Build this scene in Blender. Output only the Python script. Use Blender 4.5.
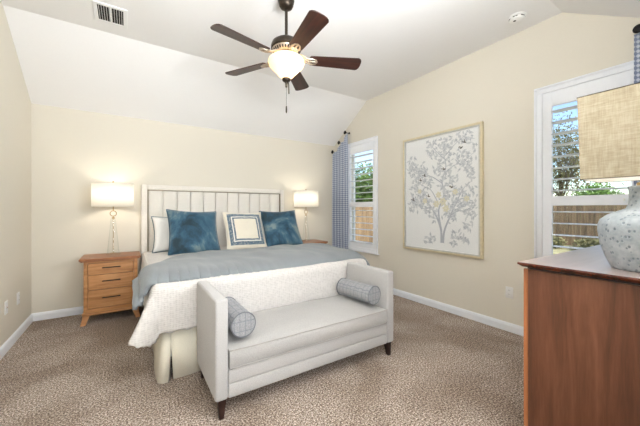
import bpy, bmesh, math, random
from mathutils import Vector, Matrix, noise

for o in list(bpy.data.objects):
    bpy.data.objects.remove(o, do_unlink=True)
S = bpy.context.scene
COL = S.collection
PI = math.pi
R = math.radians
random.seed(7)

# ------------------------------------------------------------------ camera
cam_d = bpy.data.cameras.new('camera')
cam_d.sensor_width = 36.0
cam_d.lens = 295.1 / 640 * 36
cam_d.shift_y = -4.36 / 640
cam_d.clip_start = 0.02
cam = bpy.data.objects.new('camera', cam_d)
cam.location = (0, 0, 1.261)
cam.rotation_euler = (R(90), R(0.05), R(-33.07))
COL.objects.link(cam)
S.camera = cam

# ------------------------------------------------------------------ world, sun, area lights, exposure
w = bpy.data.worlds.new('sky')
S.world = w
w.use_nodes = True
wn = w.node_tree
wn.nodes.clear()
wo = wn.nodes.new('ShaderNodeOutputWorld')
wb = wn.nodes.new('ShaderNodeBackground')
sky = wn.nodes.new('ShaderNodeTexSky')
sky.sky_type = 'NISHITA'
sky.sun_disc = False
sky.sun_elevation = R(48)
sky.sun_rotation = R(215)
sky.air_density = 1.0
sky.dust_density = 0.6
sky.ozone_density = 1.6
wb.inputs['Strength'].default_value = 0.27
wn.links.new(sky.outputs[0], wb.inputs['Color'])
wn.links.new(wb.outputs[0], wo.inputs['Surface'])

def light(name, kind, loc, energy, color=(1, 1, 1), rot=(0, 0, 0), parent=None, **kw):
    d = bpy.data.lights.new(name, kind)
    d.energy = energy
    d.color = color
    for k, v in kw.items():
        setattr(d, k, v)
    o = bpy.data.objects.new(name, d)
    o.location = loc
    o.rotation_euler = rot
    COL.objects.link(o)
    if parent:
        o.parent = parent
    return o

light('sun', 'SUN', (0, 0, 12), 5.2, (1, .95, .88), (R(46), 0, R(-8)), angle=R(0.6))
# fill light added in the hall, out of view, aimed through the door
light('hall_fill', 'AREA', (0.15, -0.7, 1.5), 46, (.90, .95, 1), (R(86), 0, R(-32)),
      shape='RECTANGLE', size=.9, size_y=0.7)
# two unseen fill lights added by the door, towards the ceiling and left wall
light('bounce_fill', 'AREA', (0.85, 0.30, 2.06), 62, (.94, .97, 1), (R(164), 0, R(14)),
      shape='RECTANGLE', size=.7, size_y=.3)
light('side_fill', 'AREA', (1.50, 0.17, 1.70), 64, (.90, .95, 1),
      Vector((-.86, .34, .34)).to_track_quat('-Z', 'Y').to_euler(), shape='RECTANGLE', size=.25, size_y=.5)
S.view_settings.view_transform = 'Standard'
S.view_settings.look = 'None'
S.view_settings.exposure = 0.16
S.view_settings.gamma = 1.0
S.view_settings.use_curve_mapping = False

# ------------------------------------------------------------------ material helpers
def s2l(c):
    return tuple(((x / 255) / 12.92 if x / 255 <= .04045 else ((x / 255 + .055) / 1.055) ** 2.4) for x in c) + (1.0,)

class NT:
    def __init__(self, name):
        self.m = bpy.data.materials.new(name)
        self.m.use_nodes = True
        self.t = self.m.node_tree
        self.t.nodes.clear()
        self.out = self.n('ShaderNodeOutputMaterial')
        self.b = None
    def n(self, typ, **kw):
        nd = self.t.nodes.new(typ)
        for k, v in kw.items():
            if k in nd.inputs:
                nd.inputs[k].default_value = v
            else:
                setattr(nd, k, v)
        return nd
    def l(self, a, b):
        self.t.links.new(a, b)
    def bsdf(self, rough=.6, **kw):
        self.b = self.n('ShaderNodeBsdfPrincipled')
        self.b.inputs['Roughness'].default_value = rough
        for k, v in kw.items():
            self.b.inputs[k].default_value = v
        self.l(self.b.outputs[0], self.out.inputs['Surface'])
        return self.b
    def coords(self, scale=(1, 1, 1), rot=(0, 0, 0), kind='Object'):
        tc = self.n('ShaderNodeTexCoord')
        mp = self.n('ShaderNodeMapping')
        mp.inputs['Scale'].default_value = scale
        mp.inputs['Rotation'].default_value = rot
        self.l(tc.outputs[kind], mp.inputs['Vector'])
        return mp.outputs[0]
    def noise(self, vec, scale, detail=3, rough=.55, dist=0):
        nd = self.n('ShaderNodeTexNoise')
        nd.inputs['Scale'].default_value = scale
        nd.inputs['Detail'].default_value = detail
        nd.inputs['Roughness'].default_value = rough
        nd.inputs['Distortion'].default_value = dist
        if vec is not None:
            self.l(vec, nd.inputs['Vector'])
        return nd.outputs['Fac']
    def ramp(self, fac, stops, interp='LINEAR'):
        r = self.n('ShaderNodeValToRGB')
        cr = r.color_ramp
        cr.interpolation = interp
        while len(cr.elements) < len(stops):
            cr.elements.new(.5)
        for e, (p, c) in zip(cr.elements, stops):
            e.position = p
            e.color = c if len(c) == 4 else s2l(c)
        self.l(fac, r.inputs['Fac'])
        return r.outputs['Color']
    def math(self, op, a, b=None, c=None):
        nd = self.n('ShaderNodeMath')
        nd.operation = op
        for i, x in enumerate((a, b, c)):
            if x is None:
                continue
            if isinstance(x, (int, float)):
                nd.inputs[i].default_value = x
            else:
                self.l(x, nd.inputs[i])
        return nd.outputs[0]
    def mix(self, fac, a, b, blend='MIX'):
        nd = self.n('ShaderNodeMix')
        nd.data_type = 'RGBA'
        nd.blend_type = blend
        for i, x in ((0, fac), (6, a), (7, b)):
            if isinstance(x, (int, float)):
                nd.inputs[i].default_value = x
            elif isinstance(x, tuple):
                nd.inputs[i].default_value = x if len(x) == 4 else s2l(x)
            else:
                self.l(x, nd.inputs[i])
        return nd.outputs[2]
    def bump(self, h, strength=.3, dist=.01):
        nd = self.n('ShaderNodeBump')
        nd.inputs['Strength'].default_value = strength
        nd.inputs['Distance'].default_value = dist
        self.l(h, nd.inputs['Height'])
        self.l(nd.outputs[0], self.b.inputs['Normal'])

def plain(name, rgb, rough=.6, var=.05, nscale=30, bump=0.0, **kw):
    t = NT(name)
    t.bsdf(rough, **kw)
    v = t.coords()
    c = s2l(rgb)
    lo = tuple(x * (1 - var) for x in c[:3]) + (1,)
    hi = tuple(min(1, x * (1 + var)) for x in c[:3]) + (1,)
    f = t.noise(v, nscale)
    t.l(t.ramp(f, [(.3, lo), (.7, hi)]), t.b.inputs['Base Color'])
    if bump:
        t.bump(f, bump, .005)
    return t.m

def wood(name, dark, mid, lite, rough=.4, axis='x', scale=1.0, contrast=1.0):
    t = NT(name)
    t.bsdf(rough)
    k = {'x': (1.2, 14, 14), 'y': (14, 1.2, 14), 'z': (14, 14, 1.2)}[axis]
    v = t.coords(tuple(a * scale for a in k))
    f = t.noise(v, 1.0, 5, .6, .7)
    v2 = t.coords(tuple(a * scale * 6 for a in k))
    g = t.noise(v2, 1.6, 3, .6)
    h = t.math('ADD', t.math('MULTIPLY', f, .8), t.math('MULTIPLY', g, .2))
    t.l(t.ramp(h, [(.5 - .17 / contrast, dark), (.5, mid), (.5 + .17 / contrast, lite)]), t.b.inputs['Base Color'])
    t.bump(g, .05, .002)
    return t.m

def fabric(name, rgb, rough=.9, weave=260, bump=.25, var=.07, sheen=.2, big=0.0):
    t = NT(name)
    t.bsdf(rough, **{'Sheen Weight': sheen})
    v = t.coords()
    c = s2l(rgb)
    f = t.noise(v, weave, 2)
    lo = tuple(x * (1 - var) for x in c[:3]) + (1,)
    hi = tuple(min(1, x * (1 + var)) for x in c[:3]) + (1,)
    col = t.ramp(f, [(.35, lo), (.65, hi)])
    t.l(col, t.b.inputs['Base Color'])
    if big:
        f = t.math('ADD', f, t.math('MULTIPLY', t.noise(v, 9, 3), big))
    t.bump(f, bump, .004)
    return t.m

M = {}
# walls and ceiling: light knock-down texture under paint
def paint(name, rgb, rough=.75):
    t = NT(name)
    t.bsdf(rough, **{'Specular IOR Level': .25})
    v = t.coords()
    f = t.noise(v, 60, 3)
    c = s2l(rgb)
    t.l(t.ramp(f, [(.2, tuple(x * .98 for x in c[:3]) + (1,)), (.8, c)]), t.b.inputs['Base Color'])
    t.bump(f, .08, .004)
    return t.m
M['wall'] = paint('wall_paint', (227, 221, 207))
M['ceiling'] = paint('ceiling_paint', (245, 244, 243))
M['trim'] = plain('trim_paint', (243, 246, 251), .35, .01)
M['white_plastic'] = plain('white_plastic', (240, 240, 238), .35, .01)
M['slot'] = plain('dark_slot', (40, 38, 36), .8, .02)

def carpet():
    t = NT('carpet_pile')
    t.bsdf(.97, **{'Sheen Weight': .15, 'Specular IOR Level': .1})
    v = t.coords()
    f = t.noise(v, 92, 3, .7)
    g = t.noise(v, 1.5, 3, .6, .5)
    h = t.noise(v, 190, 2, .6)
    a = t.math('ADD', t.math('MULTIPLY', f, .6), t.math('MULTIPLY', h, .4))
    c1 = t.ramp(a, [(.40, (64, 47, 36)), (.465, (130, 110, 94)), (.53, (186, 168, 152)), (.59, (250, 238, 226))])
    c2 = t.ramp(g, [(.38, (.68, .63, .58, 1)), (.6, (1.0, 1.0, 1.0, 1))])
    t.l(t.mix(1.0, c1, c2, 'MULTIPLY'), t.b.inputs['Base Color'])
    t.bump(a, .8, .02)
    return t.m
M['carpet'] = carpet()

M['maple'] = wood('oiled_cherry_wood', (150, 100, 56), (184, 132, 84), (204, 154, 106), .4, 'x', 1.3)
M['maple_dark'] = wood('cherry_wood_top', (122, 74, 42), (150, 96, 58), (174, 116, 74), .35, 'x', 1.3)
M['walnut'] = wood('walnut_veneer', (70, 40, 26), (106, 64, 44), (132, 86, 62), .38, 'z', .9, .8)
M['walnut_edge'] = wood('walnut_edge_band', (150, 92, 54), (172, 108, 66), (186, 122, 78), .4, 'z', 1.2)
M['walnut_top'] = wood('dark_walnut_top', (58, 24, 14), (84, 38, 24), (104, 52, 34), .22, 'x', .8)
M['top_reflection'] = wood('dark_top_painted_reflection', (150, 128, 120), (170, 150, 144), (184, 166, 160), .35, 'x', .8)  # window reflection on the dark top, put into a paler base colour
_b = M['top_reflection'].node_tree.nodes['Principled BSDF']
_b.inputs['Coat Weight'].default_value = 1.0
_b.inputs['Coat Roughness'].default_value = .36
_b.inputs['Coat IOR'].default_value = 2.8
M['espresso'] = wood('espresso_wood', (26, 14, 12), (40, 22, 18), (56, 32, 26), .35, 'z', 1.5)
M['blade'] = wood('fan_blade_walnut', (34, 18, 14), (60, 32, 24), (84, 46, 34), .35, 'x', 1.6)
M['bronze'] = plain('oil_rubbed_bronze', (62, 54, 46), .38, .12, 60, Metallic=.85)
M['pewter'] = plain('antique_pewter', (200, 186, 170), .3, .12, 90, Metallic=.9)
M['black_metal'] = plain('black_iron', (34, 32, 32), .45, .1, 60, Metallic=.6)
M['brass'] = plain('aged_brass', (176, 150, 104), .3, .08, 60, Metallic=.9)
M['gold_frame'] = plain('champagne_gold_leaf', (220, 208, 176), .35, .08, 40, Metallic=.35)
M['silver_frame'] = plain('silver_leaf', (204, 204, 200), .35, .08, 40, Metallic=.5)
M['cream_fabric'] = fabric('cream_upholstery', (238, 233, 224), .95, 240, .3, .08)
M['settee'] = fabric('oatmeal_linen_upholstery', (176, 173, 170), .95, 220, .35, .09)
M['settee_seat'] = fabric('seat_linen', (165, 162, 158), .95, 220, .35, .09, .2, .4)
M['piping'] = fabric('seat_piping', (160, 156, 150), .95, 300, .3, .05)
M['comforter'] = fabric('blue_grey_comforter_cotton', (126, 131, 134), .8, 180, .2, .05, .2, 2.0)
M['skirt'] = fabric('cream_bedskirt_cotton', (236, 229, 210), .95, 200, .2, .04)
M['white_cotton'] = fabric('white_pillowcase_cotton', (238, 237, 234), .9, 200, .2, .03, .2, .6)
M['headboard_trim'] = plain('bronze_nail_trim', (142, 130, 108), .4, .1, 200, Metallic=.5)
M['lining'] = plain('mattress_ticking', (232, 230, 226), .9, .03)

def matelasse():
    t = NT('white_matelasse_cotton')
    t.bsdf(.9, **{'Sheen Weight': .15})
    v = t.coords()
    vo = t.n('ShaderNodeTexVoronoi')
    vo.inputs['Scale'].default_value = 45
    t.l(v, vo.inputs['Vector'])
    wv = t.n('ShaderNodeTexWave')
    wv.bands_direction = 'X'
    wv.inputs['Scale'].default_value = 16
    wv.inputs['Distortion'].default_value = 1.2
    t.l(v, wv.inputs['Vector'])
    wz = t.n('ShaderNodeTexWave')
    wz.bands_direction = 'Z'
    wz.inputs['Scale'].default_value = 22
    wz.inputs['Distortion'].default_value = 1.2
    t.l(v, wz.inputs['Vector'])
    h = t.math('ADD', t.math('MULTIPLY', vo.outputs['Distance'], .6),
               t.math('ADD', t.math('MULTIPLY', wv.outputs['Fac'], .15), t.math('MULTIPLY', wz.outputs['Fac'], .3)))
    t.l(t.ramp(h, [(.1, (196, 191, 186)), (.7, (214, 209, 204))]), t.b.inputs['Base Color'])
    t.bump(h, .55, .008)
    return t.m
M['coverlet'] = matelasse()

def velvet(name, seed):
    t = NT(name)
    t.bsdf(.75, **{'Sheen Weight': .6, 'Sheen Roughness': .35})
    tc = t.n('ShaderNodeTexCoord')
    mp = t.n('ShaderNodeMapping')
    mp.inputs['Location'].default_value = (seed, seed * 1.7, 0)
    mp.inputs['Scale'].default_value = (1, 1, 1)
    t.l(tc.outputs['Object'], mp.inputs['Vector'])
    f = t.noise(mp.outputs[0], 2.6, 4, .6, .8)
    g = t.noise(mp.outputs[0], 130, 2)
    h = t.math('ADD', t.math('MULTIPLY', f, .88), t.math('MULTIPLY', g, .12))
    t.l(t.ramp(h, [(.38, (22, 48, 60)), (.46, (36, 76, 98)), (.53, (62, 98, 118)), (.61, (122, 138, 138))]), t.b.inputs['Base Color'])
    t.bump(h, .3, .006)
    return t.m
M['velvet_a'] = velvet('teal_velvet', 0.4)
M['velvet_b'] = velvet('teal_velvet_blue', 3.1)
M['velvet_piping'] = fabric('teal_velvet_piping', (40, 84, 104), .8, 200, .2, .08)

def framed_pillow():
    t = NT('cream_pillow_with_blue_borders')
    t.bsdf(.9, **{'Sheen Weight': .2})
    tc = t.n('ShaderNodeTexCoord')
    sx = t.n('ShaderNodeSeparateXYZ')
    t.l(tc.outputs['Object'], sx.inputs[0])
    ax = t.math('ABSOLUTE', sx.outputs[0])
    az = t.math('ABSOLUTE', sx.outputs[2])
    m = t.math('MAXIMUM', ax, az)
    d = t.math('DIVIDE', m, .27)
    C, B, W = (232, 224, 206), (88, 108, 124), (236, 232, 222)
    col = t.ramp(d, [(0, C), (.54, B), (.62, W), (.665, B), (.83, C)], 'CONSTANT')
    # the bands are woven in a broken key pattern
    nz = t.noise(t.coords((1, 1, 1)), 70, 2)
    col = t.mix(t.math('MULTIPLY', t.math('GREATER_THAN', nz, .56), .35), col, (222, 216, 202))
    t.l(col, t.b.inputs['Base Color'])
    t.bump(t.noise(t.coords(), 240, 2), .25, .004)
    return t.m
M['framed'] = framed_pillow()

def curtain_mat():
    t = NT('blue_white_trellis_cotton')
    t.bsdf(.9, **{'Sheen Weight': .15})
    tc = t.n('ShaderNodeTexCoord')
    sx = t.n('ShaderNodeSeparateXYZ')
    t.l(tc.outputs['UV'], sx.inputs[0])
    u, v = sx.outputs[0], sx.outputs[1]
    k = 2 * PI / .072
    a = t.math('SINE', t.math('MULTIPLY', t.math('ADD', u, v), k))
    b = t.math('SINE', t.math('MULTIPLY', t.math('SUBTRACT', u, v), k))
    h = t.math('MULTIPLY', a, b)
    nz = t.noise(None, 5)
    t.l(t.ramp(t.math('MULTIPLY_ADD', h, .5, .5), [(.40, (120, 134, 166)), (.53, (168, 180, 202)), (.66, (232, 235, 240))]), t.b.inputs['Base Color'])
    # thin cotton: lets some window light through
    tr = t.n('ShaderNodeBsdfTranslucent')
    tr.inputs['Color'].default_value = s2l((196, 204, 222))
    mx = t.n('ShaderNodeMixShader')
    mx.inputs[0].default_value = .25
    t.l(t.b.outputs[0], mx.inputs[1])
    t.l(tr.outputs[0], mx.inputs[2])
    t.l(mx.outputs[0], t.out.inputs['Surface'])
    return t.m
M['curtain'] = curtain_mat()

def bolster_mat():
    t = NT('grey_blue_check_fabric')
    t.bsdf(.9, **{'Sheen Weight': .15})
    tc = t.n('ShaderNodeTexCoord')
    sx = t.n('ShaderNodeSeparateXYZ')
    t.l(tc.outputs['Object'], sx.inputs[0])
    def lines(ch, per, wd):
        fr = t.math('FRACT', t.math('DIVIDE', ch, per))
        return t.math('LESS_THAN', fr, wd)
    a = lines(t.math('ADD', sx.outputs[0], 1.0), .036, .12)
    b = lines(t.math('ADD', sx.outputs[1], 1.0), .045, .10)
    c = lines(t.math('ADD', sx.outputs[2], 1.0), .060, .08)
    l = t.math('MAXIMUM', t.math('MAXIMUM', a, b), c)
    nz = t.ramp(t.noise(t.coords(), 160, 2), [(.3, (126, 126, 128)), (.7, (156, 156, 157))])
    t.l(t.mix(t.math('MULTIPLY', l, .55), nz, (84, 92, 108)), t.b.inputs['Base Color'])
    t.bump(t.noise(t.coords(), 200, 2), .3, .004)
    return t.m
M['bolster'] = bolster_mat()
M['bolster_piping'] = fabric('dark_grey_piping', (104, 106, 112), .9, 300, .2, .05)

def translucent(name, rgb, fac=.55, trgb=None):
    t = NT(name)
    d = t.n('ShaderNodeBsdfDiffuse')
    f = t.noise(t.coords(), 300, 2)
    c = s2l(rgb)
    t.l(t.ramp(f, [(.3, tuple(x * .95 for x in c[:3]) + (1,)), (.7, c)]), d.inputs['Color'])
    tr = t.n('ShaderNodeBsdfTranslucent')
    tr.inputs['Color'].default_value = s2l(trgb or rgb)
    mx = t.n('ShaderNodeMixShader')
    mx.inputs[0].default_value = fac
    t.l(d.outputs[0], mx.inputs[1])
    t.l(tr.outputs[0], mx.inputs[2])
    t.l(mx.outputs[0], t.out.inputs['Surface'])
    return t.m
M['shade'] = translucent('white_linen_lampshade', (250, 248, 243), .62)
M['frosted'] = translucent('frosted_alabaster_glass', (248, 240, 222), .6, (255, 240, 214))

def glass(name, tint=(1, 1, 1), refl=.9, ior=1.45, edge=None):
    t = NT(name)
    tr = t.n('ShaderNodeBsdfTransparent')
    if edge:
        lw = t.n('ShaderNodeLayerWeight')
        lw.inputs['Blend'].default_value = .35
        t.l(t.ramp(lw.outputs['Facing'], [(.2, tint + (1,)), (.95, edge + (1,))]), tr.inputs['Color'])
    else:
        tr.inputs['Color'].default_value = tint + (1,)
    gl = t.n('ShaderNodeBsdfGlossy')
    gl.inputs['Roughness'].default_value = .03
    lf = t.n('ShaderNodeLayerWeight')
    lf.inputs['Blend'].default_value = .5
    mx = t.n('ShaderNodeMixShader')
    k = ((ior - 1) / (ior + 1)) ** 2
    t.l(t.math('MULTIPLY', t.math('MULTIPLY_ADD', t.math('POWER', lf.outputs['Facing'], 5.0), .75, k), refl), mx.inputs[0])
    t.l(tr.outputs[0], mx.inputs[1])
    t.l(gl.outputs[0], mx.inputs[2])
    t.l(mx.outputs[0], t.out.inputs['Surface'])
    return t.m
M['pane'] = glass('window_glass', (.97, .98, .98), .35)
M['lamp_glass'] = glass('pale_green_lamp_glass', (.985, .99, .985), .8, 1.5, (.86, .90, .87))
M['art_glass'] = glass('picture_glass', (.99, .99, .99), .25)

def linen_shade():
    t = NT('natural_slub_linen')
    t.bsdf(.95, **{'Sheen Weight': .1})
    a = t.noise(t.coords((18, 18, 160)), 1.0, 3, .6)
    b = t.noise(t.coords((160, 160, 14)), 1.0, 3, .6)
    g = t.noise(t.coords(), 14, 3, .6)
    h = t.math('ADD', t.math('MULTIPLY', a, .4), t.math('ADD', t.math('MULTIPLY', b, .35), t.math('MULTIPLY', g, .25)))
    t.l(t.ramp(h, [(.36, (132, 121, 101)), (.5, (160, 149, 127)), (.62, (180, 169, 147))]), t.b.inputs['Base Color'])
    t.bump(h, .35, .004)
    return t.m
M['linen'] = linen_shade()
M['shade_lining'] = translucent('white_shade_lining', (250, 249, 246), .3)

def ceramic():
    t = NT('pitted_grey_ceramic')
    t.bsdf(.55)
    v = t.coords((1, 1, .75))
    vo = t.n('ShaderNodeTexVoronoi')
    vo.inputs['Scale'].default_value = 55
    vo.inputs['Randomness'].default_value = 1
    t.l(v, vo.inputs['Vector'])
    pit = t.ramp(vo.outputs['Distance'], [(.20, (0, 0, 0, 1)), (.34, (1, 1, 1, 1))])
    g = t.noise(t.coords(), 26, 4, .6)
    base = t.ramp(g, [(.3, (142, 151, 158)), (.55, (168, 175, 180)), (.75, (188, 193, 195))])
    t.l(t.mix(pit, (122, 132, 140), base), t.b.inputs['Base Color'])
    t.bump(pit, .6, .006)
    return t.m
M['ceramic'] = ceramic()

M['art_paper'] = plain('art_paper', (243, 244, 243), .8, .01, 8)
M['art_leaf'] = plain('printed_grey_leaf', (213, 216, 218), .8, .06, 40)
M['art_branch'] = plain('printed_grey_branch', (188, 192, 199), .8, .06, 40)
M['art_leaf_dark'] = plain('printed_slate_leaf', (184, 189, 196), .8, .06, 40)
M['art_dark'] = plain('printed_charcoal_bird', (96, 92, 88), .8, .1, 60)
M['art_bloom'] = plain('printed_cream_bloom', (226, 222, 200), .8, .04, 40)

M['fence'] = wood('weathered_cedar', (92, 76, 60), (136, 112, 84), (168, 142, 108), .85, 'z', 1.0)
M['fence_rail'] = wood('weathered_rail', (84, 66, 52), (116, 94, 76), (140, 116, 96), .85, 'x', 1.0)
M['lawn'] = plain('dry_lawn', (176, 168, 122), .95, .35, 6, .4)
M['leaf_green'] = plain('evergreen_leaf', (96, 124, 54), .6, .3, 2.5)
M['leaf_olive'] = plain('olive_leaf', (122, 118, 74), .7, .3, 2.5)
M['leaf_hedge'] = plain('hedge_leaf', (112, 146, 62), .6, .25, 3)
M['twig'] = plain('grey_twig', (122, 112, 98), .9, .2, 8)
M['bark'] = plain('bark', (92, 78, 66), .95, .25, 12, .4)

# ------------------------------------------------------------------ mesh helpers
def obj(name, bm, mat, parent=None, loc=(0, 0, 0), rot=(0, 0, 0), smooth=None, uv=False):
    me = bpy.data.meshes.new(name)
    bmesh.ops.recalc_face_normals(bm, faces=bm.faces[:]) if smooth != 'keep' else None
    bm.to_mesh(me)
    bm.free()
    me.materials.append(M[mat] if isinstance(mat, str) else mat)
    if smooth:
        for p in me.polygons:
            p.use_smooth = True
        if smooth not in (True, 'keep'):
            me.set_sharp_from_angle(angle=R(smooth))
    o = bpy.data.objects.new(name, me)
    o.location = loc
    o.rotation_euler = rot
    COL.objects.link(o)
    if parent:
        o.parent = parent
    return o

def tag(o, label=None, cat=None, group=None, kind=None):
    if label: o['label'] = label
    if cat: o['category'] = cat
    if group: o['group'] = group
    if kind: o['kind'] = kind
    return o

def thing(name, label, cat, loc=(0, 0, 0), rz=0, group=None):
    o = bpy.data.objects.new(name, None)
    o.empty_display_size = .1
    o.location = loc
    o.rotation_euler = (0, 0, rz)
    COL.objects.link(o)
    return tag(o, label, cat, group)

def copy_tree(o, parent=None):
    c = o.copy()
    COL.objects.link(c)
    c.parent = parent
    for ch in list(o.children):
        copy_tree(ch, c)
    return c

def NB():
    return bmesh.new()

def box(bm, x0, x1, y0, y1, z0, z1, bev=0, seg=2, mtx=None):
    b = bmesh.new()
    vs = [b.verts.new((x, y, z)) for x in (x0, x1) for y in (y0, y1) for z in (z0, z1)]
    for q in ((0, 1, 3, 2), (4, 6, 7, 5), (0, 4, 5, 1), (2, 3, 7, 6), (0, 2, 6, 4), (1, 5, 7, 3)):
        b.faces.new([vs[i] for i in q])
    if bev:
        bmesh.ops.bevel(b, geom=b.edges[:], offset=bev, segments=seg, profile=.5, affect='EDGES')
    merge(bm, b, mtx)
    return bm

def merge(bm, b, mtx=None):
    if mtx is not None:
        b.transform(mtx)
    me = bpy.data.meshes.new('tmp')
    b.to_mesh(me)
    b.free()
    bm.from_mesh(me)
    bpy.data.meshes.remove(me)

def frustum(bm, c0, s0, c1, s1, bev=0):
    """square-section tapered bar between two centres with half sizes s0, s1 (x, y)"""
    b = bmesh.new()
    vs = []
    for (c, s) in ((c0, s0), (c1, s1)):
        for (i, j) in ((-1, -1), (1, -1), (1, 1), (-1, 1)):
            vs.append(b.verts.new((c[0] + i * s[0], c[1] + j * s[1], c[2])))
    b.faces.new(vs[0:4][::-1])
    b.faces.new(vs[4:8])
    for i in range(4):
        j = (i + 1) % 4
        b.faces.new((vs[i], vs[j], vs[4 + j], vs[4 + i]))
    if bev:
        bmesh.ops.bevel(b, geom=b.edges[:], offset=bev, segments=2, affect='EDGES')
    merge(bm, b)
    return bm

def lathe(bm, prof, seg=40, mtx=None, squash=1.0, cap=False):
    b = bmesh.new()
    rings = []
    for (r, z) in prof:
        if r <= 1e-6:
            rings.append([b.verts.new((0, 0, z))])
        else:
            rings.append([b.verts.new((r * math.cos(2 * PI * k / seg), squash * r * math.sin(2 * PI * k / seg), z)) for k in range(seg)])
    for a, c in zip(rings[:-1], rings[1:]):
        for k in range(seg):
            j = (k + 1) % seg
            if len(a) == 1 and len(c) == 1:
                continue
            if len(a) == 1:
                b.faces.new((a[0], c[k], c[j]))
            elif len(c) == 1:
                b.faces.new((a[k], a[j], c[0]))
            else:
                b.faces.new((a[k], a[j], c[j], c[k]))
    merge(bm, b, mtx)
    return bm

def tube(bm, pts, rad, seg=8, closed=False, cap=True):
    b = bmesh.new()
    pts = [Vector(p) for p in pts]
    n = len(pts)
    rings = []
    up = Vector((0, 0, 1))
    prev = None
    for i, p in enumerate(pts):
        if closed:
            d = (pts[(i + 1) % n] - pts[i - 1])
        else:
            d = pts[min(i + 1, n - 1)] - pts[max(i - 1, 0)]
        if d.length < 1e-9:
            d = Vector((0, 0, 1))
        d.normalize()
        if prev is None:
            a = d.cross(up)
            if a.length < .1:
                a = d.cross(Vector((1, 0, 0)))
        else:
            a = prev - d * prev.dot(d)
        a.normalize()
        prev = a
        c = d.cross(a)
        r = rad[i] if isinstance(rad, (list, tuple)) else rad
        rings.append([b.verts.new(p + r * (math.cos(2 * PI * k / seg) * a + math.sin(2 * PI * k / seg) * c)) for k in range(seg)])
    m = n if closed else n - 1
    for i in range(m):
        A, B = rings[i], rings[(i + 1) % n]
        for k in range(seg):
            j = (k + 1) % seg
            b.faces.new((A[k], A[j], B[j], B[k]))
    if cap and not closed:
        b.faces.new(rings[0][::-1])
        b.faces.new(rings[-1])
    merge(bm, b)
    return bm

def gridsurf(bm, f, nu, nv):
    """surface from f(i/nu, j/nv) -> (x, y, z)"""
    vs = [[bm.verts.new(f(i / nu, j / nv)) for j in range(nv + 1)] for i in range(nu + 1)]
    for i in range(nu):
        for j in range(nv):
            bm.faces.new((vs[i][j], vs[i + 1][j], vs[i + 1][j + 1], vs[i][j + 1]))
    return bm

def prism(bm, poly, z0, z1, axis='z', bev=0):
    """extrude a 2-D polygon; axis tells the direction of the extrusion"""
    b = bmesh.new()
    def P(p, t):
        return {'z': (p[0], p[1], t), 'y': (p[0], t, p[1]), 'x': (t, p[0], p[1])}[axis]
    A = [b.verts.new(P(p, z0)) for p in poly]
    B = [b.verts.new(P(p, z1)) for p in poly]
    b.faces.new(A[::-1])
    b.faces.new(B)
    n = len(poly)
    for i in range(n):
        j = (i + 1) % n
        b.faces.new((A[i], A[j], B[j], B[i]))
    bmesh.ops.recalc_face_normals(b, faces=b.faces[:])
    if bev:
        bmesh.ops.bevel(b, geom=b.edges[:], offset=bev, segments=2, affect='EDGES')
    merge(bm, b)
    return bm

def nz(x, y, z=0, s=1.0):
    return noise.noise(Vector((x * s, y * s, z * s)))

def sstep(a, b, x):
    t = max(0, min(1, (x - a) / (b - a)))
    return t * t * (3 - 2 * t)

# ------------------------------------------------------------------ the room
XL, XR, YB, YF = -0.905, 3.279, 4.534, 0.134
ZL, ZH, YC, YE = 2.443, 3.025, 3.634, 1.034
TH = .13

def struct(name, bm, mat, label=None, **kw):
    o = obj(name, bm, mat, **kw)
    o['kind'] = 'structure'
    if label: o['label'] = label
    return o

bm = NB(); box(bm, XL - TH, XR + TH, -2.1, YB + TH, -.12, 0)
struct('floor', bm, 'carpet')

# vaulted ceiling: two slopes and a flat centre, one folded slab
cs = [(YF - TH, ZL), (YF, ZL), (YE, ZH), (YC, ZH), (YB, ZL), (YB + TH, ZL), (YB + TH, ZL + .15), (YC, ZH + .15), (YE, ZH + .15), (YF - TH, ZL + .15)]
bm = NB(); prism(bm, cs, XL - TH, XR + TH, 'x')
struct('ceiling', bm, 'ceiling')

gable = [(YF, 0), (YB, 0), (YB, ZL), (YC, ZH), (YE, ZH), (YF, ZL)]
bm = NB(); prism(bm, gable, XL - TH, XL, 'x')
struct('wall_left', bm, 'wall')
bm = NB(); box(bm, XL - TH, XR + TH, YB, YB + TH, 0, ZL)
struct('wall_back', bm, 'wall')

# right wall with two window holes, built as a ring of columns
W1 = (3.425, 4.105, .625, 2.335)     # far window hole: y0 y1 z0 z1
W2 = (.53, 1.19, .625, 2.335)        # near window hole
def ztop(y):
    if y > YC: return ZH + (ZL - ZH) * (y - YC) / (YB - YC)
    if y < YE: return ZH + (ZL - ZH) * (YE - y) / (YE - YF)
    return ZH
bm = NB()
ys = sorted([YF, W2[0], W2[1], YE, W1[0], W1[1], YC, YB])
for a, b in zip(ys[:-1], ys[1:]):
    hole = None
    for W in (W1, W2):
        if a >= W[0] - 1e-6 and b <= W[1] + 1e-6:
            hole = W
    if hole:
        prism(bm, [(a, 0), (b, 0), (b, hole[2]), (a, hole[2])], XR, XR + TH, 'x')
        prism(bm, [(a, hole[3]), (b, hole[3]), (b, ztop(b)), (a, ztop(a))], XR, XR + TH, 'x')
    else:
        prism(bm, [(a, 0), (b, 0), (b, ztop(b)), (a, ztop(a))], XR, XR + TH, 'x')
bmesh.ops.remove_doubles(bm, verts=bm.verts[:], dist=1e-5)
struct('wall_right', bm, 'wall')

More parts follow.
